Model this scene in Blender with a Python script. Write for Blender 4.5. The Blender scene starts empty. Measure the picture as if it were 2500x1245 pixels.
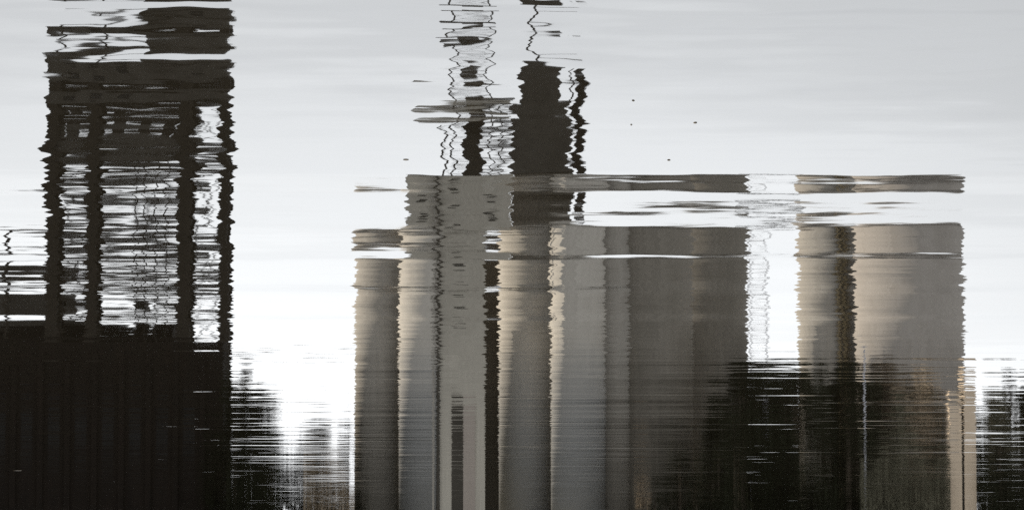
import bpy, math, random
from mathutils import Vector, Matrix
random.seed(11)
scene = bpy.context.scene
col = scene.collection
R = math.radians

# ------------------------------------------------------------------ camera
# The photograph shows calm harbour water only and is hung the other way up: the camera is
# rolled by 180 degrees, so the far shore lies past the bottom edge of the frame and the
# mirrored buildings stand upright.
EYE = 2.0                     # height of the lens above the water
PXA = 0.000111                # radians per photograph pixel
F = 1.0 / PXA
E_BOTTOM = R(0.5)
PITCH = E_BOTTOM + math.atan(622.5 / F)
cam_d = bpy.data.cameras.new('camera')
cam = bpy.data.objects.new('camera', cam_d); col.objects.link(cam)
cam_d.sensor_width = 36.0
cam_d.lens = 36.0 * F / 2500.0
cam_d.clip_start = 0.05; cam_d.clip_end = 20000
cam.matrix_world = (Matrix.Translation((0, 0, EYE)) @ Matrix.Rotation(R(90) - PITCH, 4, 'X')
                    @ Matrix.Rotation(math.pi, 4, 'Z'))
scene.camera = cam

def elev(py):                 # angle at which a photograph row leaves the water
    return PITCH - math.atan((py - 622.5) / F)
def X(px, D=450.0):           # photograph column -> world x of a thing D metres away
    return -(px - 1250.0) / F * D
def Z(py, D=450.0):           # photograph row -> height of a mirrored thing D metres away
    return D * math.tan(elev(py)) - EYE

# ------------------------------------------------------------------ light
SUN_EL, SUN_AZ = R(36), R(29)      # azimuth: from +X round towards +Y (behind the silos, at the photo's left)
w = bpy.data.worlds.new('World'); scene.world = w; w.use_nodes = True
nt = w.node_tree; nt.nodes.clear()
N = nt.nodes.new
out = N('ShaderNodeOutputWorld'); bg = N('ShaderNodeBackground'); bg.inputs[1].default_value = 0.10
sky = N('ShaderNodeTexSky'); sky.sky_type = 'NISHITA'; sky.sun_disc = False
sky.sun_elevation = SUN_EL; sky.sun_rotation = R(90) - SUN_AZ
sky.air_density = 1.0; sky.dust_density = 3.0; sky.ozone_density = 1.0
# a thin white veil of cloud, thickest low over the horizon and near the sun
tc = N('ShaderNodeTexCoord')
dot = N('ShaderNodeVectorMath'); dot.operation = 'DOT_PRODUCT'
sunv = Vector((math.cos(SUN_EL) * math.cos(SUN_AZ), math.cos(SUN_EL) * math.sin(SUN_AZ), math.sin(SUN_EL)))
dot.inputs[1].default_value = Vector((math.sin(R(3.0)), math.cos(R(3.0)), 0.035)).normalized()   # the thin bright place in the cloud low over the shore
nt.links.new(tc.outputs['Generated'], dot.inputs[0])
mp = N('ShaderNodeMapping'); mp.inputs['Scale'].default_value = (3, 3, 26)
nt.links.new(tc.outputs['Generated'], mp.inputs[0])
cn = N('ShaderNodeTexNoise'); cn.inputs['Scale'].default_value = 1.6; cn.inputs['Detail'].default_value = 5
nt.links.new(mp.outputs[0], cn.inputs[0])
ma = N('ShaderNodeMapRange'); ma.interpolation_type = 'SMOOTHSTEP'
ma.inputs[1].default_value = math.cos(R(13)); ma.inputs[2].default_value = 1.0; ma.inputs[3].default_value = 7.7; ma.inputs[4].default_value = 9.0
nt.links.new(dot.outputs['Value'], ma.inputs[0])
mb = N('ShaderNodeMath'); mb.operation = 'MULTIPLY_ADD'; mb.inputs[1].default_value = 3.0
nt.links.new(cn.outputs['Fac'], mb.inputs[0]); nt.links.new(ma.outputs[0], mb.inputs[2])
vc = N('ShaderNodeVectorMath'); vc.operation = 'SCALE'; vc.inputs[0].default_value = (0.965, 0.99, 1.02)
nt.links.new(mb.outputs[0], vc.inputs['Scale'])
mx = N('ShaderNodeMix'); mx.data_type = 'RGBA'; mx.inputs[0].default_value = 0.85
nt.links.new(sky.outputs[0], mx.inputs[6]); nt.links.new(vc.outputs[0], mx.inputs[7])
nt.links.new(mx.outputs[2], bg.inputs[0]); nt.links.new(bg.outputs[0], out.inputs[0])

sd = bpy.data.lights.new('sun', 'SUN'); sd.energy = 5.0; sd.angle = R(0.5); sd.color = (1, 0.90, 0.76)
sun = bpy.data.objects.new('sun', sd); col.objects.link(sun)
sun.rotation_euler = sunv.to_track_quat('Z', 'Y').to_euler()
scene.view_settings.view_transform = 'Standard'; scene.view_settings.look = 'None'
scene.view_settings.exposure = 0.68; scene.view_settings.gamma = 1
scene.render.engine = 'CYCLES'
scene.cycles.max_bounces = 6; scene.cycles.glossy_bounces = 3; scene.cycles.diffuse_bounces = 2
scene.cycles.use_denoising = False

# ------------------------------------------------------------------ materials
def material(name, rough=0.85, metal=0.0):
    m = bpy.data.materials.new(name); m.use_nodes = True
    b = m.node_tree.nodes['Principled BSDF']
    b.inputs['Roughness'].default_value = rough; b.inputs['Specular IOR Level'].default_value = 0.15; b.inputs['Metallic'].default_value = metal
    return m, m.node_tree, b
def mottled(name, c1, c2, scale=(1, 1, 1), detail=6, rough=0.85, c3=None, s3=(4, 4, .25), low=None):
    m, t, b = material(name, rough)
    tc = t.nodes.new('ShaderNodeTexCoord')
    def noise(sc, dt):
        mp = t.nodes.new('ShaderNodeMapping'); mp.inputs['Scale'].default_value = sc
        t.links.new(tc.outputs['Object'], mp.inputs[0])
        n = t.nodes.new('ShaderNodeTexNoise'); n.inputs['Scale'].default_value = 1; n.inputs['Detail'].default_value = dt
        t.links.new(mp.outputs[0], n.inputs[0])
        mr = t.nodes.new('ShaderNodeMapRange'); mr.inputs[1].default_value = 0.32; mr.inputs[2].default_value = 0.68
        t.links.new(n.outputs['Fac'], mr.inputs[0]); return mr
    n1 = noise(scale, detail)
    mx = t.nodes.new('ShaderNodeMix'); mx.data_type = 'RGBA'
    mx.inputs[6].default_value = (*c1, 1); mx.inputs[7].default_value = (*c2, 1)
    t.links.new(n1.outputs[0], mx.inputs[0]); last = mx.outputs[2]
    if c3:
        n2 = noise(s3, 4); m2 = t.nodes.new('ShaderNodeMix'); m2.data_type = 'RGBA'; m2.inputs[7].default_value = (*c3, 1)
        k = t.nodes.new('ShaderNodeMath'); k.operation = 'MULTIPLY'; k.inputs[1].default_value = 0.6
        t.links.new(n2.outputs[0], k.inputs[0]); t.links.new(k.outputs[0], m2.inputs[0])
        t.links.new(last, m2.inputs[6]); last = m2.outputs[2]
    if low:      # the lower part of the shafts blends into a cooler grey
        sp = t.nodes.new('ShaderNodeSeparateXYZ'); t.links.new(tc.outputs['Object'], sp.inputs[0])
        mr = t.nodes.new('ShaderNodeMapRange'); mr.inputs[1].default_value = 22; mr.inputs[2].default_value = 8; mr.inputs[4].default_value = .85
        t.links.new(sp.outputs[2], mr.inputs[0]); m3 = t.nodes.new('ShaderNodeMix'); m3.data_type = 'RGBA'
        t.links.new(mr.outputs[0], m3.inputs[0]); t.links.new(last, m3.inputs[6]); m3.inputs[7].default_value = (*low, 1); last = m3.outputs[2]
    t.links.new(last, b.inputs['Base Color'])
    return m
M = {
 'concrete': mottled('pale_concrete', (.34, .315, .275), (.40, .375, .33), (.25, .25, .1), c3=(.28, .26, .225), low=(.27, .278, .282)),
 'concrete_dark': mottled('weathered_concrete', (.14, .127, .105), (.19, .172, .145), (.25, .25, .1), c3=(.095, .087, .073)),
 'concrete_mid': mottled('grey_concrete', (.25, .23, .20), (.31, .29, .255), (.25, .25, .1), c3=(.2, .185, .16)),
 'concrete_warm': mottled('warm_grey_concrete', (.26, .238, .212), (.31, .285, .255), (.25, .25, .1), c3=(.21, .19, .165)),
 'pink': mottled('faded_render', (.26, .225, .195), (.31, .27, .235), (.5, .5, .2)),
 'render': mottled('grey_green_render', (.35, .325, .275), (.43, .40, .34), (.5, .5, .5), c3=(.27, .25, .21)),
 'steel': mottled('dark_painted_steel', (.018, .015, .011), (.03, .025, .02), (1, 1, 1), rough=.6),
 'cladding': mottled('dark_sheet_cladding', (.04, .036, .03), (.065, .059, .05), (.4, .4, .15), rough=.7),
 'rust': mottled('rusty_steel', (.17, .135, .08), (.25, .205, .13), (1.5, 1.5, .6)),
 'brick': mottled('dark_brick', (.006, .005, .0045), (.014, .010, .008), (.8, .8, .8), c3=(.007, .006, .005)),  # near-black brown mottling
 'beige': mottled('beige_render', (.50, .40, .29), (.58, .47, .35), (.5, .5, .2)),
 'glass': mottled('dark_window', (.008, .008, .008), (.014, .014, .014), rough=.4),
 'white': mottled('galvanised_pole', (.36, .36, .38), (.44, .44, .46)),
 'bark': mottled('bark', (.05, .04, .03), (.09, .07, .05)),
 'leaf': mottled('leaves', (.009, .011, .006), (.019, .021, .011), (.8, .8, .8)),
 'leaf_olive': mottled('olive_leaves', (.085, .08, .054), (.135, .125, .085), (.8, .8, .8)),
 'leaf_brown': mottled('brown_twigs_and_leaves', (.17, .13, .088), (.24, .19, .13), (.8, .8, .8)),
 'soil': mottled('bare_ground', (.06, .055, .04), (.11, .10, .075), (.05, .05, .05)),
 'quay': mottled('quay_concrete', (.16, .15, .13), (.24, .23, .2), (.3, .3, .3)),
 'debris': mottled('wet_leaf', (.05, .04, .025), (.09, .07, .04), (40, 40, 40), rough=.4),
}

for k_ in ('brick', 'steel', 'leaf', 'glass', 'cladding'): M[k_].node_tree.nodes['Principled BSDF'].inputs['Specular IOR Level'].default_value = 0.03
# ------------------------------------------------------------------ mesh helpers
class MB:
    def __init__(s): s.v = []; s.f = []
    def box(s, x0, x1, y0, y1, z0, z1):
        x0, x1 = min(x0, x1), max(x0, x1); z0, z1 = min(z0, z1), max(z0, z1)
        n = len(s.v)
        s.v += [(x0,y0,z0),(x1,y0,z0),(x1,y1,z0),(x0,y1,z0),(x0,y0,z1),(x1,y0,z1),(x1,y1,z1),(x0,y1,z1)]
        s.f += [tuple(n+i for i in q) for q in ((0,3,2,1),(4,5,6,7),(0,1,5,4),(1,2,6,5),(2,3,7,6),(3,0,4,7))]
        return s
    def tube(s, a, b, r0, r1=None, k=8):
        r1 = r0 if r1 is None else r1
        a = Vector(a); b = Vector(b); d = (b - a).normalized()
        u = d.orthogonal().normalized(); v = d.cross(u); n = len(s.v)
        for p, r in ((a, r0), (b, r1)):
            for i in range(k):
                t = 2*math.pi*i/k; s.v.append(tuple(p + u*r*math.cos(t) + v*r*math.sin(t)))
        for i in range(k):
            j = (i+1) % k; s.f.append((n+i, n+j, n+k+j, n+k+i))
        s.f.append(tuple(n+i for i in range(k))[::-1]); s.f.append(tuple(n+k+i for i in range(k)))
        return s
    def lathe(s, cx, cy, prof, k=64):
        n = len(s.v)
        for r, z in prof:
            for i in range(k):
                t = 2*math.pi*i/k; s.v.append((cx + r*math.cos(t), cy + r*math.sin(t), z))
        for m in range(len(prof)-1):
            for i in range(k):
                j = (i+1) % k; s.f.append((n+m*k+i, n+m*k+j, n+(m+1)*k+j, n+(m+1)*k+i))
        s.f.append(tuple(n+i for i in range(k))[::-1]); s.f.append(tuple(n+(len(prof)-1)*k+i for i in range(k)))
        return s
    def build(s, name, mat, parent=None, smooth=False, loc=None):
        me = bpy.data.meshes.new(name)
        if parent is not None and loc is None:
            o0 = parent
            off = Vector((0,0,0))
            while o0 is not None: off += o0.location; o0 = o0.parent
            me.from_pydata([tuple(Vector(p) - off) for p in s.v], [], s.f)
        else:
            me.from_pydata(s.v, [], s.f)
        me.materials.append(M[mat])
        if smooth:
            for p in me.polygons: p.use_smooth = True
        o = bpy.data.objects.new(name, me); col.objects.link(o)
        if parent is not None: o.parent = parent
        return o
def smooth_sides(o):
    for p in o.data.polygons: p.use_smooth = abs(p.normal.z) < 0.5 and len(p.vertices) == 4
def tag(o, label, cat, group=None):
    o['label'] = label; o['category'] = cat
    if group: o['group'] = group
    return o
def thing(name, label, cat, loc=(0,0,0), group=None):
    o = bpy.data.objects.new(name, None); col.objects.link(o); o.location = loc
    return tag(o, label, cat, group)
def structure(o): o['kind'] = 'structure'; return o

# ------------------------------------------------------------------ the water
# the swell: rows of the photograph and by how many rows each one is pulled up or down there;
# turned into the slope of long-crested waves lying at fixed distances out on the water
SWELL = [(-60,60),(-20,-10),(4,110),(18,100),(26,-60),(38,70),(60,40),(70,-25),(85,60),(105,-5),(126,25),(139,-60),(150,10),(180,25),(215,0),
 (238,-40),(262,30),(285,-30),(305,15),(322,-15),(340,28),(370,0),(400,-8),(421,-8),(430,96),(455,98),(472,66),(482,-8),(500,-10),(511,-2),(520,-18),
 (541,-46),(553,-20),(575,8),(600,-22),(616,-52),(626,-116),(634,-50),(655,-12),(690,-60),(706,-150),(716,-90),(745,-30),
 (768,-120),(776,-190),(786,-60),(820,-20),(850,0),(900,20),(1245,0)]
def lerp_swell(y):
    for (a, u), (b, v) in zip(SWELL, SWELL[1:]):
        if a <= y <= b:
            t = (y-a)/(b-a); t = t*t*(3-2*t); return u + (v-u)*t
    return 0.0
m, t, b = material('calm_harbour_water', 0.015)
b.inputs['Base Color'].default_value = (.009, .0075, .005, 1)
b.inputs['IOR'].default_value = 1.333; b.inputs['Specular IOR Level'].default_value = 0.5
L = t.links.new
def node(kind, **k):
    n = t.nodes.new(kind)
    for a, v in k.items(): setattr(n, a, v)
    return n
def math_(op, a, b_=None, c=None):
    n = node('ShaderNodeMath', operation=op)
    for i, q in enumerate((a, b_, c)):
        if q is None: continue
        if isinstance(q, (int, float)): n.inputs[i].default_value = q
        else: L(q, n.inputs[i])
    return n.outputs[0]
geo = node('ShaderNodeNewGeometry')
def wnoise(scale, detail=2.0, rough=.5, off=(0,0,0)):
    mp = node('ShaderNodeMapping'); mp.inputs['Scale'].default_value = scale; mp.inputs['Location'].default_value = off
    L(geo.outputs['Position'], mp.inputs[0])
    n = node('ShaderNodeTexNoise'); n.inputs['Scale'].default_value = 1.0
    n.inputs['Detail'].default_value = detail; n.inputs['Roughness'].default_value = rough
    L(mp.outputs[0], n.inputs[0])
    return math_('SUBTRACT', n.outputs['Fac'], 0.5)
sep = node('ShaderNodeSeparateXYZ'); L(geo.outputs['Position'], sep.inputs[0])
px_, py_ = sep.outputs[0], sep.outputs[1]
# swell lookup on 1/distance, crests bent a little by noise
bend = wnoise((.55, .22, 1), 2, .5, (3.1, 7.7, 0))
yb = math_('MULTIPLY_ADD', bend, 1.1, py_)
inv = math_('DIVIDE', EYE, math_('MAXIMUM', yb, 5.0))
tmax, tmin = math.tan(elev(-60)), math.tan(elev(1245))
mr = node('ShaderNodeMapRange', clamp=True); L(inv, mr.inputs[0])
mr.inputs[1].default_value = tmin; mr.inputs[2].default_value = tmax
fc = node('ShaderNodeFloatCurve'); L(mr.outputs[0], fc.inputs['Value'])
cv = fc.mapping.curves[0]
pts = []
K = 62 if False else 250
for (yy, dd) in SWELL:
    u = (math.tan(elev(yy)) - tmin) / (tmax - tmin)
    pts.append((u, 0.5 + dd / 600.0))
pts.sort()
while len(cv.points) < len(pts): cv.points.new(0.5, 0.5)
for p, (u, v) in zip(cv.points, pts):
    p.location = (u, v); p.handle_type = 'AUTO_CLAMPED'
fc.mapping.update()
swell = math_('MULTIPLY', math_('SUBTRACT', fc.outputs[0], 0.5), -600.0 * PXA / 2)
fade = node('ShaderNodeMapRange', clamp=True); L(px_, fade.inputs[0])
# ripples
far = node('ShaderNodeMapRange', clamp=True); L(py_, far.inputs[0])
far.inputs[1].default_value = 30; far.inputs[2].default_value = 75; far.inputs[3].default_value = 0.0; far.inputs[4].default_value = 1.0
near = node('ShaderNodeMapRange', clamp=True); L(py_, near.inputs[0])
near.inputs[1].default_value = 14.5; near.inputs[2].default_value = 18.5; near.inputs[3].default_value = 4.4; near.inputs[4].default_value = 1.0
s_long = math_('MULTIPLY', math_('MULTIPLY', wnoise((1.3, 1.5, 1), 3, .55, (11, 2, 0)), .0068), near.outputs[0])     # slope along the view
s_fine = math_('MULTIPLY', wnoise((3.0, 5.0, 1), 2, .5, (1, 9, 0)), .0022)
nf = wnoise((.28, 1.7, 1), 3, .6, (5, 31, 0))
nf3 = math_('MULTIPLY', math_('MULTIPLY', nf, math_('ABSOLUTE', nf)), .50)      # mostly calm, with rare steep crests
s_far = math_('MULTIPLY', math_('ADD', math_('MULTIPLY', nf, .010), nf3), far.outputs[0])
ns = wnoise((.9, 3.4, 1), 3, .6, (17, 3, 0))
s_cat = math_('MULTIPLY', math_('MULTIPLY', ns, math_('ABSOLUTE', ns)), .062)    # stray catspaws
sy = math_('ADD', math_('ADD', math_('ADD', swell, s_long), s_cat), math_('ADD', s_fine, s_far))
x_long = math_('MULTIPLY', wnoise((1.3, 1.8, 1), 2, .5, (21, 12, 0)), .026)
x_fine = math_('MULTIPLY', wnoise((2.2, 4.2, 1), 2, .5, (8, 40, 0)), .028)
patch = math_('MULTIPLY_ADD', wnoise((.7, .35, 1), 2, .5, (2, 6, 0)), 3.6, 1.0)   # calm and ruffled patches
sx = math_('ADD', x_long, math_('MULTIPLY', x_fine, math_('MAXIMUM', patch, .25)))
cmb = node('ShaderNodeCombineXYZ'); L(math_('MULTIPLY', sx, -1.0), cmb.inputs[0]); L(math_('MULTIPLY', sy, -1.0), cmb.inputs[1])
cmb.inputs[2].default_value = 1.0
nm = node('ShaderNodeVectorMath', operation='NORMALIZE'); L(cmb.outputs[0], nm.inputs[0])
L(nm.outputs[0], b.inputs['Normal'])
M['water'] = m
wb = MB(); wb.v = [(-4000,-600,0),(4000,-600,0),(4000,432,0),(-4000,432,0)]; wb.f = [(0,1,2,3)]
structure(wb.build('water', 'water'))
# far shore: quay step, then ground to the horizon
g = MB(); g.v = [(-9000,433.0,1.2),(9000,433.0,1.2),(9000,12000,1.2),(-9000,12000,1.2)]; g.f = [(0,1,2,3)]
structure(g.build('ground', 'soil'))
q = MB().box(-4000, 4000, 431.9, 433.0, -1.0, 1.35)
tag(q.build('quay_wall', 'quay'), 'long low concrete quay wall along the waterline under the silos', 'quay wall')

# ------------------------------------------------------------------ left: steel frame tower
GZ = 1.2
D0 = 448.0
tw = thing('steel_tower', 'tall dark open steel frame tower with boxed top at the left', 'tower', (X(330, D0), D0, GZ))
def BX(px0, px1, y0, y1, py0, py1, D=None):
    D = D or y0
    return (X(px0, D), X(px1, D), y0, y1, max(GZ, Z(py1, D)), Z(py0, D))
for (a, c) in ((107,136),(206,234),(430,464),(532,556)):
    for y in (D0, D0+5.0):
        MB().box(X(a, D0), X(c, D0), y, y+.6, GZ, Z(150, D0)).build('post', 'steel', tw)
for (a, c) in ((128,436),):
    pass
for (r0, r1, a, c) in ((232,250,112,548),(374,390,112,548),(410,440,112,548),(466,482,150,470),(505,534,130,500),(562,588,112,548),(604,616,112,470),(634,654,112,548),(690,702,112,548)):
    MB().box(X(a, D0), X(c, D0), D0+.7, D0+5.0, Z(r1, D0), Z(r0, D0)).build('floor', 'steel', tw)
MB().box(X(114, D0), X(478, D0), D0+.8, D0+4.4, Z(302, D0), Z(262, D0)).build('hopper_level', 'steel', tw)
MB().box(X(114, D0), X(486, D0), D0+.8, D0+4.4, Z(374, D0), Z(315, D0)).build('hopper_level', 'cladding', tw)
for a in (150, 262, 330, 395): MB().box(X(a, D0), X(a+24, D0), D0+1, D0+4, Z(316, D0), Z(301, D0)).build('chute', 'steel', tw)
# the lattice shaft in the middle of the frame
lat = MB()
for xx in (322, 345, 372, 398):
    lat.box(X(xx-1.5, D0), X(xx+1.5, D0), D0+3, D0+3.2, GZ, Z(376, D0))
r = 376
k = 0
while r < 740:
    a, c = (322, 398) if k % 2 else (398, 322)
    lat.tube((X(a, D0), D0+3.1, Z(r, D0)), (X(c, D0), D0+3.1, Z(r+32, D0)), .06)
    lat.tube((X(322, D0), D0+3.1, Z(r, D0)), (X(398, D0), D0+3.1, Z(r, D0)), .04)
    r += 32; k += 1
lat.build('ladder_shaft', 'steel', tw)
br = MB()
for (a, c, r0, r1) in ((132,212,386,510),(230,434,432,565),(460,536,386,565),(460,536,250,375),(460,536,565,690),(132,212,526,690),(536,460,690,850)):
    br.tube((X(a, D0), D0+.3, Z(r0, D0)), (X(c, D0), D0+.3, Z(r1, D0)), .10)
    br.tube((X(c, D0), D0+5.6, Z(r0, D0)), (X(a, D0), D0+5.6, Z(r1, D0)), .10)
br.build('bracing', 'steel', tw)
hd = MB().box(X(106, D0), X(556, D0), D0-.2, D0+5.9, Z(220, D0), Z(140, D0)).build('top_house', 'cladding', tw)
MB().box(X(100, D0), X(562, D0), D0-.5, D0+6.1, Z(140, D0), Z(134, D0)).build('roof', 'steel', hd)
MB().box(X(345, D0), X(550, D0), D0+1, D0+5, Z(134, D0), Z(62, D0)).build('penthouse', 'cladding', tw)
for (a, c) in ((150,178),(215,243),(290,318),(470,498)):
    MB().box(X(a, D0), X(c, D0), D0-.28, D0-.2, Z(190, D0), Z(165, D0)).build('window', 'glass', hd)
MB().box(X(130, D0), X(345, D0), D0+1, D0+2, Z(94, D0), Z(86, D0)).build('roof_duct', 'steel', tw)
for a in (136, 240): MB().box(X(a, D0), X(a+5, D0), D0+1.2, D0+1.8, Z(134, D0), Z(94, D0)).build('duct_stand', 'steel', tw)

# low dark works building under and left of the tower
D1 = 442.0
wk = thing('brick_works', 'long dark brick works building with stepped roofs at the left edge', 'building', (X(200, D1), D1, GZ))
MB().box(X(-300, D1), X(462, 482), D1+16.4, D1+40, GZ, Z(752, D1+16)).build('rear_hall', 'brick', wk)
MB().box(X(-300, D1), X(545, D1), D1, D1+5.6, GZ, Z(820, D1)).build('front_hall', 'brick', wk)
fr = MB()
for i in range(9):
    a = -40 + i*66; fr.box(X(a, D1), X(a+14, D1), D1-.35, D1, GZ, Z(862, D1))
fr.build('pilasters', 'brick', wk)
for i in range(8):
    a = -14 + i*66
    MB().box(X(a, D1), X(a+28, D1), D1-.06, D1, Z(1110, D1), Z(1030, D1)).build('window', 'glass', wk)
for a, c, r_ in ((136, 205, 712), (238, 300, 735), (330, 352, 690), (372, 430, 722)): MB().box(X(a, D1+18), X(c, D1+18), D1+18, D1+24, Z(752, D1+16), Z(r_, D1+18)).build('roof_monitor', 'cladding', wk)
MB().box(X(-300, D1), X(112, D1), D1+18, D1+30, Z(752, D1+16), Z(640, D1+18)).build('roof_house', 'cladding', wk)
pb = thing('pipe_bridge', 'thin dark pipe bridge running into the steel tower from the left', 'pipe bridge', (X(0, 452), 452, GZ))
MB().box(X(-300, 452), X(110, 452), 451.5, 453, Z(572, 452), Z(558, 452)).build('deck', 'steel', pb)
for a in (-250, -120, 10):
    MB().box(X(a, 452), X(a+7, 452), 451.7, 452.6, GZ, Z(572, 452)).build('leg', 'steel', pb)

# ------------------------------------------------------------------ silos
def silo(px0, px1, pytop, D, mat, label, roof=True, ladder=None):
    dist = D
    r = abs(X(px1, dist) - X(px0, dist)) / 2; cx = (X(px0, dist) + X(px1, dist)) / 2
    top = Z(pytop, dist - r)
    o = thing('grain_silo', label, 'silo', (cx, D, GZ), 'concrete grain silos on the far quay')
    s = MB().lathe(cx, D, [(r, GZ), (r, top-1.0)], 72).build('shaft', mat, o); smooth_sides(s)
    c = MB().lathe(cx, D, [(r+.12, top-1.0), (r+.12, top-.15), (r-.1, top)], 72).build('rim', mat, o); smooth_sides(c)
    if ladder is not None:
        a = ladder; x, y = cx+(r+.35)*math.sin(a), D-(r+.35)*math.cos(a)
        ld = MB()
        for s_ in (-.25, .25): ld.box(x+s_-.04, x+s_+.04, y-.04, y+.04, GZ, top+1)
        z = GZ
        while z < top: ld.box(x-.21, x+.21, y-.03, y+.03, z, z+.05); z += .35
        ld.build('ladder', 'steel', o)
    return o
DS = 456.0
silo(866, 984, 556, DS+2.5, 'concrete_mid', 'leftmost slim grey concrete silo of the central row')
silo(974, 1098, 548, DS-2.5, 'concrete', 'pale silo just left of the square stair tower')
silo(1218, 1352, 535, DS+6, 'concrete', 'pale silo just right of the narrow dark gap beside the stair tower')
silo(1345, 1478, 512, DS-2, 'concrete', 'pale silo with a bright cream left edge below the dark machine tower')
silo(1438, 1550, 512, DS+2, 'concrete_mid', 'half hidden grey silo between the cream edged silo and the two darkest silos')
silo(1500, 1692, 508, DS+3.8, 'concrete_dark', 'left one of the two darkest brown grey silos')
silo(1610, 1826, 508, DS+19, 'concrete_dark', 'right one of the two darkest silos beside the scaffold stair')
silo(1950, 2096, 510, DS+6, 'concrete_mid', 'rust stained silo between the open sky gap and the widest silo')
silo(2090, 2354, 507, DS-1, 'concrete_warm', 'widest silo with a broad cream lit left side at the right')

# narrow infill walls, recessed between silos
tag(MB().box(X(1170, DS), X(1226, DS), DS+10, DS+11, GZ, Z(560, DS)).build('infill_wall', 'cladding'),
    'narrow dark recessed wall panel between stair tower and pale silo', 'wall')

# square stair tower and headhouse in the middle
D2 = 451.0
st = thing('stair_tower', 'square grey green stair tower with small windows and downpipes among the silos', 'stair tower', (X(1120, D2), D2, GZ))
MB().box(X(1074, D2), X(1184, D2), D2, D2+3.4, GZ, Z(560, D2)).build('wall', 'render', st)
for (a, c) in ((1054,1061),(1066,1073)):
    MB().tube((X((a+c)/2, D2), D2-.3, GZ), (X((a+c)/2, D2), D2-.3, Z(440, D2)), (X(a, D2)-X(c, D2))/2, k=12).build('downpipe', 'concrete_mid' if a == 1054 else 'cladding', st)
MB().box(X(1103, D2), X(1131, D2), D2-.06, D2, GZ, Z(1000, D2)).build('loading_slot', 'cladding', st)
MB().box(X(1131, D2), X(1160, D2), D2-.12, D2, GZ, Z(1010, D2)).build('panel', 'pink', st)
for rr in (628, 742): MB().box(X(1108, D2), X(1136, D2), D2-.05, D2, Z(rr+12, D2), Z(rr, D2)).build('window', 'glass', st)
hh = thing('headhouse', 'grey green windowed headhouse on top of the left silos', 'headhouse', (X(1115, DS), DS-3, Z(556, DS)))
MB().box(X(992, D2+.3), X(1248, D2+.3), D2+.3, D2+3.1, Z(556, D2), Z(446, D2)).build('wall', 'render', hh)
MB().box(X(987, D2), X(1252, D2), D2, D2+3.4, Z(446, D2), Z(441, D2)).build('roof', 'cladding', hh)
for rr, aa in ((474, (1020, 1190)), (522, (1100,))):
    for a in aa:
        MB().box(X(a, D2), X(a+20, D2), D2+.22, D2+.3, Z(rr+14, D2), Z(rr, D2)).build('window', 'glass', hh)
gl = thing('machine_house', 'darker plain machine house block beside the headhouse', 'machine house', (X(1318, DS), DS, Z(556, DS)))
MB().box(X(1249, DS+4), X(1394, DS+4), DS+4.2, DS+11, Z(562, DS), Z(448, DS)).build('wall', 'concrete_dark', gl)
MB().box(X(1246, DS+4), X(1398, DS+4), DS+3.9, DS+11.3, Z(448, DS), Z(443, DS)).build('roof', 'cladding', gl)

# machine tower: dark columns above the headhouse
D3 = 455.0
mt = thing('machine_tower', 'tall dark stepped machine tower rising above the headhouse', 'tower', (X(1320, D3), D3, Z(446, D3)))
MB().box(X(1248, D3), X(1394, D3), D3, D3+6, Z(446, D3), Z(262, D3)).build('lower_stage', 'cladding', mt)
MB().box(X(1270, D3), X(1364, D3), D3+.2, D3+5, Z(262, D3), Z(158, D3)).build('upper_stage', 'cladding', mt)
MB().box(X(1266, D3), X(1368, D3), D3-.1, D3+5.4, Z(158, D3), Z(152, D3)).build('roof', 'steel', mt)
MB().box(X(1404, D3), X(1426, D3), D3+1, D3+3, Z(500, D3), Z(160, D3)).build('riser', 'steel', mt)
MB().box(X(1390, D3), X(1394, D3), D3+1, D3+1.4, Z(446, D3), Z(165, D3)).build('riser', 'steel', mt)
for rr in (205, 262, 320, 380): MB().box(X(1358 if rr < 300 else 1392, D3), X(1430, D3), D3+.8, D3+3.2, Z(rr+5, D3), Z(rr, D3)).build('landing', 'steel', mt)
MB().box(X(1300, D3), X(1306, D3), D3+2, D3+2.3, Z(144, D3), Z(-40, D3)).build('mast', 'steel', mt)
MB().box(X(1300, D3), X(1416, D3), D3+1.5, D3+3, Z(52, D3), Z(44, D3)).build('mast_arm', 'steel', mt)
lt = thing('elevator_leg_tower', 'slender lattice tower with dark elevator leg and top platform', 'lattice tower', (X(1150, D3), D3, Z(446, D3)))
MB().box(X(1132, D3), X(1176, D3), D3+5, D3+7.5, Z(446, D3), Z(185, D3)).build('elevator_leg', 'cladding', lt)
for a in (1082, 1104, 1197, 1222):
    top = 300 if a == 1082 else (250 if a == 1222 else 30)
    for y in (D3, D3+5): MB().box(X(a-1.6, D3), X(a+1.6, D3), y, y+.16, Z(446, D3), Z(top, D3)).build('post', 'steel', lt)
lc = MB(); r = 30; k = 0
while r < 436:
    a, c = (1104, 1197) if k % 2 else (1197, 1104)
    lc.tube((X(a, D3), D3+.1, Z(r, D3)), (X(c, D3), D3+.1, Z(r+29, D3)), .06, k=5)
    lc.box(X(1104, D3), X(1197, D3), D3, D3+.12, Z(r, D3)-.06, Z(r, D3)+.06)
    if r > 250: lc.tube((X(1197 if k % 2 else 1260, D3), D3+.1, Z(r, D3)), (X(1260 if k % 2 else 1197, D3), D3+.1, Z(r+29, D3)), .16, k=5)
    if r > 250: lc.tube((X(1104 if k % 2 else 1082, D3), D3+.1, Z(r, D3)), (X(1082 if k % 2 else 1104, D3), D3+.1, Z(r+29, D3)), .05, k=5)
    r += 29; k += 1
lc.build('lattice', 'steel', lt)
for rr in (232, 285, 330, 375, 415): MB().box(X(1176, D3), X(1252, D3), D3+1, D3+3.5, Z(rr+7, D3), Z(rr, D3)).build('link_platform', 'steel', lt)
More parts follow.
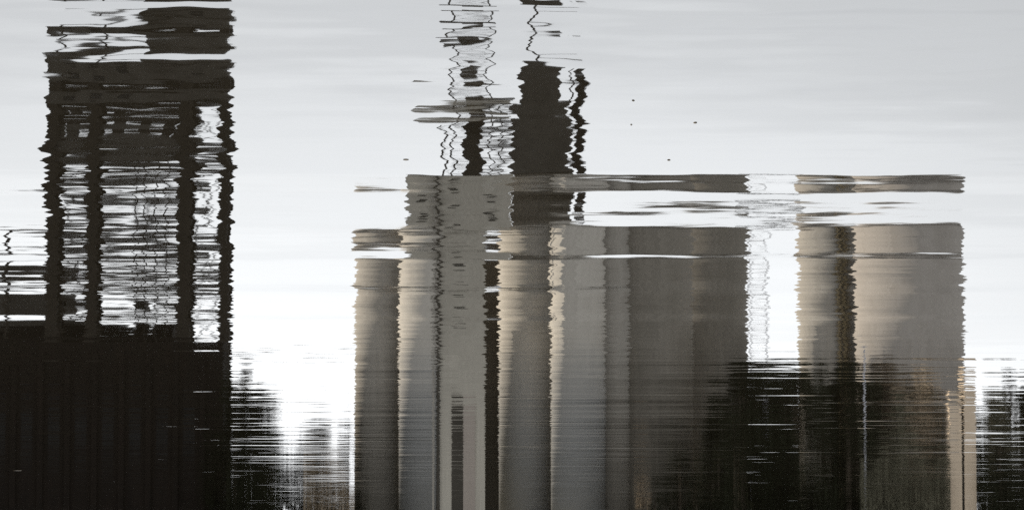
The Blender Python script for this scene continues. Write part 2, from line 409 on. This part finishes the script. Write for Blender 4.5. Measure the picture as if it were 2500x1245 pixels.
MB().box(X(1078, D3), X(1214, D3), D3-.6, D3+5.6, Z(34, D3), Z(24, D3)).build('top_platform', 'steel', lt)
MB().box(X(1130, D3), X(1180, D3), D3+1, D3+4, Z(24, D3), Z(-8, D3)).build('winch_house', 'cladding', lt)
MB().box(X(1010, D3), X(1246, D3), D3-.5, D3+5, Z(262, D3), Z(248, D3)).build('gangway', 'render', lt)

DB = DS + 11
# conveyor bridge over the gap
cb = thing('conveyor_bridge', 'thin trussed conveyor bridge crossing the sky gap between the silo groups', 'conveyor', (X(1890, DB), DB, Z(512, DB)))
MB().box(X(1800, DB), X(1962, DB), DB-.8, DB+.8, Z(506, DB), Z(503, DB)).build('deck', 'steel', cb)
tr = MB(); a = 1822; k = 0
while a < 1952:
    tr.tube((X(a, DB), DB-.7, Z(506 if k % 2 else 516, DB)), (X(a+14, DB), DB-.7, Z(516 if k % 2 else 506, DB)), .08, k=5); a += 14; k += 1
tr.box(X(1820, DB), X(1956, DB), DB-.8, DB-.6, Z(518, DB), Z(516, DB)); tr.build('truss', 'steel', cb)

# scaffold stair right of the darkest silo
DA = DS + 12
sc = thing('scaffold_stair', 'light scaffold stair climbing beside the right dark silo', 'scaffold stair', (X(1852, DA), DA-1, GZ))
for a in (1832, 1872):
    for y in (DA-2, DA): MB().box(X(a-.6, DA), X(a+.6, DA), y, y+.06, GZ, Z(560, DA)).build('pole', 'white', sc)
fl = MB(); r = 548; k = 0
while r < 1150:
    fl.box(X(1832, DA), X(1872, DA), DA-2, DA, Z(r, DA)-.05, Z(r, DA)+.03)
    fl.tube((X(1832 if k % 2 else 1872, DA), DA-1, Z(r, DA)), (X(1872 if k % 2 else 1832, DA), DA-1, Z(r+46, DA)), .03, k=5)
    r += 46; k += 1
fl.build('stair_flights', 'white', sc)
# rusty pipe rack beside the wide silo
rk = thing('rusty_pipe_rack', 'rusty brown pipe rack in the corner before the widest silo', 'pipe rack', (X(2072, DS+2), DS+2, GZ))
for i, a in enumerate((2062, 2076)):
    MB().tube((X(a, DS-5), DS+1.6+.3*i, GZ), (X(a, DS-5), DS+1.6+.3*i, Z(520+9*i, DS)), .16+.07*(i % 3), k=10).build('pipe', 'rust', rk)
cl = MB(); r = 530
while r < 1150:
    cl.box(X(2056, DS-5), X(2090, DS-5), DS+1.2, DS+2.9, Z(r, DS-5), Z(r, DS-5)+.12); r += 17
cl.build('brackets', 'rust', rk)

# small buildings along the quay
def shed(name, px0, px1, pyt, D, dep, mat, label, cat='building', nwin=3):
    o = thing(name, label, cat, (X((px0+px1)/2, D), D, GZ))
    MB().box(X(px0, D), X(px1, D), D, D+dep, GZ, Z(pyt, D)).build('wall', mat, o)
    MB().box(X(px0-4, D), X(px1+4, D), D-.25, D+dep+.25, Z(pyt, D), Z(pyt-5, D)).build('roof', 'cladding', o)
    wdt = (px1-px0)/(nwin*2+1)
    for i in range(nwin):
        a = px0 + wdt*(1+2*i)
        MB().box(X(a, D), X(a+wdt, D), D-.05, D, Z(pyt+60, D), Z(pyt+25, D)).build('window', 'glass', o)
    return o
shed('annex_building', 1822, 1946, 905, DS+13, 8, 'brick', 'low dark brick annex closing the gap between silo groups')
bt = thing('beige_tower_house', 'narrow tall beige rendered house with a dark joint at the far right', 'building', (X(2350, 436), 436, GZ))
MB().box(X(2318, 436), X(2347, 436), 436, 441, GZ, Z(985, 436)).build('wall', 'beige', bt)
MB().box(X(2353, 436), X(2382, 436), 436, 441, GZ, Z(935, 436)).build('wall', 'beige', bt)
MB().box(X(2347, 436), X(2353, 436), 436.3, 441, GZ, Z(960, 436)).build('joint', 'cladding', bt)
MB().box(X(2351, 436), X(2385, 436), 443.8, 441.2, Z(935, 436), Z(931, 436)).build('roof', 'cladding', bt)
pl = thing('lamp_mast', 'slim pale lamp mast standing before the widest silo', 'lamp mast', (X(2111, 438), 438, GZ))
MB().tube((X(2111, 438), 438, GZ), (X(2111, 438), 438, Z(855, 438)), .14, .09, 10).build('pole', 'white', pl)
MB().box(X(2104, 438), X(2118, 438), 437.7, 438.3, Z(855, 438), Z(850, 438)).build('lamp_head', 'white', pl)
wr = thing('overhead_cable', 'long thin dark cable strung from the steel tower to the first silo', 'cable', (X(700, 452), 452, Z(872, 452)))
cb_ = MB(); pr = None
for i in range(25):
    u = i/24; p = (X(552+316*u, 452), 452, Z(870 + 5*4*u*(1-u), 452))
    if pr: cb_.tube(pr, p, .2, k=5)
    pr = p
cb_.build('cable', 'steel', wr)

# ------------------------------------------------------------------ trees
def crown_mesh(name, mat, n, w, h, seed, columnar=False):
    rg = random.Random(seed); v = []; f = []
    clumps = []
    for i in range(40):
        z = rg.uniform(.04, 1.0) * h
        rr = w * (.5 if columnar else math.sin(min(1, (1.08 - z/h) * 1.5) * math.pi/2)) * rg.uniform(.35, 1)
        a = rg.uniform(0, 6.283); clumps.append((rr*math.cos(a)*.8, rr*math.sin(a)*.8, z, rg.uniform(.13, .3)*w))
    for i in range(n):
        cx, cy, cz, cr = rg.choice(clumps)
        d = Vector((rg.gauss(0,1), rg.gauss(0,1), rg.gauss(0,.8))).normalized() * cr * rg.uniform(.5, 1.05)
        p = Vector((cx, cy, cz)) + d
        s = rg.uniform(.10, .26)
        u = Vector((rg.gauss(0,1), rg.gauss(0,1), rg.gauss(0,1))).normalized(); q = u.orthogonal().normalized()
        k = len(v); v += [tuple(p+u*s), tuple(p+q*s*.6), tuple(p-u*s), tuple(p-q*s*.6)]; f.append((k,k+1,k+2,k+3))
    me = bpy.data.meshes.new(name); me.from_pydata(v, [], f); me.materials.append(M[mat]); return me, clumps
def trunk_mesh(h, w, clumps):
    b_ = MB(); b_.tube((0,0,-.2), (0,0,h*.55), .32, .2); b_.tube((0,0,h*.55), (.1,0,h*.93), .2, .05)
    for (x, y, z, r) in clumps[:16]: b_.tube((0,0,z*.6), (x, y, z), .11, .03, 5)
    me = bpy.data.meshes.new('trunk'); me.from_pydata(b_.v, [], b_.f); me.materials.append(M['bark']); return me
KINDS = {}
for kd, (mat, n, w_, h_, sd_, cl_) in {'green':('leaf',9000,4.2,14,1,False), 'wide':('leaf',10000,5.5,12,2,False), 'olive':('leaf_olive',9000,4.6,13,5,False), 'brown':('leaf_brown',7000,4.5,13,3,False), 'poplar':('leaf',5200,2.6,18,4,True)}.items():
    cm, cl2 = crown_mesh('crown', mat, n, w_, h_, sd_, cl_); KINDS[kd] = (cm, trunk_mesh(h_, w_, cl2), h_)
def tree(px, pyt, D, kind, label, name, wide=1.0):
    cm, tm, h_ = KINDS[kind]
    H = Z(pyt, D) - GZ; s = H / h_
    o = thing(name, label, 'tree', (X(px, D), D, GZ), 'trees on the far bank')
    o.scale = (s*wide, s*wide, s); o.rotation_euler.z = random.uniform(0, 6.28)
    for nme, me in (('trunk', tm), ('crown', cm)):
        c = bpy.data.objects.new(nme, me); col.objects.link(c); c.parent = o
    return o
T = [
 (588, 935, 440, 'green', 'dark green tree against the right foot of the steel tower', 'leafy_tree'),
 (628, 985, 445, 'wide', 'dark rounded tree second from the steel tower', 'leafy_tree'),
 (664, 1060, 441, 'green', 'small dark tree just left of the bright gap in the middle', 'leafy_tree'),
 (775, 1060, 446, 'wide', 'broad tree just right of the bright gap', 'leafy_tree'),
 (815, 1110, 440, 'brown', 'low brown leaved tree right of the bright gap', 'brown_tree'),
 (850, 1075, 448, 'green', 'green tree touching the leftmost silo', 'leafy_tree'),
 (1600, 1180, 440, 'green', 'dark tree at the foot of the left darkest silo', 'leafy_tree'),
 (1660, 1120, 443, 'wide', 'dark wide tree before the joint of the two darkest silos', 'leafy_tree'),
 (1755, 1040, 443, 'green', 'dark tree at the foot of the right darkest silo', 'leafy_tree'),
 (1815, 925, 441, 'wide', 'dark tree below the scaffold stair', 'leafy_tree'),
 (1880, 930, 443, 'green', 'dense dark tree in front of the brick annex', 'leafy_tree'),
 (1945, 925, 441, 'wide', 'dense dark tree at the left foot of the rust stained silo', 'leafy_tree'),
 (2010, 920, 443, 'green', 'dense dark tree in the middle of the rust stained silo', 'leafy_tree'),
 (2070, 925, 441, 'wide', 'dense dark tree below the rusty pipe rack', 'leafy_tree'),
 (2165, 900, 445, 'brown', 'tall brown bare looking tree before the widest silo', 'brown_tree'),
 (2235, 930, 442, 'brown', 'second brown tree before the widest silo', 'brown_tree'),
 (2275, 1000, 446, 'olive', 'green tree left of the beige house', 'leafy_tree'),
 (2430, 985, 446, 'olive', 'green tree right of the beige house', 'leafy_tree'),
 (2465, 950, 449, 'green', 'tallest green tree at the right edge', 'leafy_tree'),
 (575, 1040, 437, 'wide', 'lowest dark tree touching the steel tower foot', 'leafy_tree'),
 (608, 1050, 439, 'green', 'dark tree squeezed between the tower side trees and the bright gap', 'leafy_tree'),
 (645, 1060, 447, 'wide', 'dark tree behind the small one left of the bright gap', 'leafy_tree'),
 (800, 1150, 437, 'wide', 'lowest bush like tree right of the bright gap', 'leafy_tree'),
 (752, 1085, 444, 'green', 'small tree edging the bright gap on its right', 'leafy_tree'),
 (1700, 1170, 438, 'wide', 'low dark tree before the joint of the darkest silos, nearest the water', 'leafy_tree'),
 (1570, 1170, 445, 'brown', 'lowest brown tree at the foot of the broad pale silo', 'brown_tree'),
 (1795, 1040, 438, 'wide', 'low dark tree under the right darkest silo, nearest the water', 'leafy_tree'),
 (2140, 960, 446, 'olive', 'olive tree right of the pale lamp mast', 'leafy_tree'),
 (2205, 1000, 441, 'olive', 'olive tree between the two brown trees', 'leafy_tree'),
 (2415, 1080, 441, 'green', 'lower green tree right beside the beige house', 'leafy_tree'),
 (2440, 1040, 439, 'olive', 'green tree nearest the water at the right edge', 'leafy_tree'),
 (2500, 1050, 441, 'wide', 'low green tree filling the lower right corner', 'leafy_tree'),
 (2530, 960, 446, 'wide', 'tree cut by the right edge', 'leafy_tree'),
]
for (a, r, D, kd, lb, nm_) in T: tree(a, r, D, kd, lb, nm_, 1.0)

def hedge(px0, px1, pyt, D, mat, label, seed):
    rg = random.Random(seed); x0, x1 = sorted((X(px0, D), X(px1, D))); H = Z(pyt, D) - GZ
    v = []; f = []
    for i in range(int(520*(x1-x0))):
        x = rg.uniform(x0, x1); hh_ = H*(.72 + .28*math.sin(x*1.3+seed)*math.sin(x*.47+2))
        p = Vector((x, D+rg.uniform(-1, 1), GZ + hh_*(1-rg.random()**1.3*1.0)))
        s_ = rg.uniform(.1, .24); u = Vector((rg.gauss(0,1), rg.gauss(0,1), rg.gauss(0,1))).normalized(); q = u.orthogonal().normalized()
        k = len(v); v += [tuple(p+u*s_), tuple(p+q*s_*.6), tuple(p-u*s_), tuple(p-q*s_*.6)]; f.append((k,k+1,k+2,k+3))
    mb_ = MB(); mb_.v = v; mb_.f = f
    o = mb_.build('hedge', mat); tag(o, label, 'hedge')
hedge(556, 682, 1075, 436, 'leaf', 'dark hedge between the steel tower foot and the bright gap', 1)
hedge(742, 866, 1110, 436, 'leaf_brown', 'brownish hedge between the bright gap and the leftmost silo', 2)
hedge(2100, 2318, 1060, 435, 'leaf_olive', 'olive hedge between the pale lamp mast and the beige house', 3)
hedge(2386, 2560, 1090, 435, 'leaf', 'dark hedge right of the beige house', 4)

# ------------------------------------------------------------------ bits floating on the water
def on_water(px, py):
    e = elev(py); d = EYE / math.tan(e); return (-(px-1250)/F * d, d, 0.0012)
DEB = [(1548,246,.007,'small dark leaf floating upper right of the tall machine tower'),
 (1543,305,.005,'tiny leaf floating just below the other leaf'),
 (1700,300,.009,'flat thin leaf floating alone in pale water at right'),
 (1635,391,.008,'thin twig like leaf above the darkest silo'),
 (990,390,.014,'pale curled leaf floating left of the headhouse'),
 (45,1148,.12,'water sparkle built as a small scrap low at the left edge')]  # stands in for a glint of light on the water
for (a, r, s, lb) in DEB:
    p = on_water(a, r); mb_ = MB(); n = 12
    ring = [(s*math.cos(6.283*i/n)*(1+.2*math.sin(3*i)), s*.9*math.sin(6.283*i/n)*(1+.2*math.cos(2*i)), .001+.001*math.cos(6.283*i/n*2)) for i in range(n)]
    mb_.v = [(0,0,.004)] + ring + [(x, y, z-.002) for x, y, z in ring]
    mb_.f = [(0, 1+i, 1+(i+1) % n) for i in range(n)] + [(1+i, 1+n+i, 1+n+(i+1) % n, 1+(i+1) % n) for i in range(n)]
    o = mb_.build('floating_leaf', 'debris'); o.location = p; o.rotation_euler.z = random.uniform(0, 3)
    tag(o, lb, 'leaf', 'leaves floating on the water')
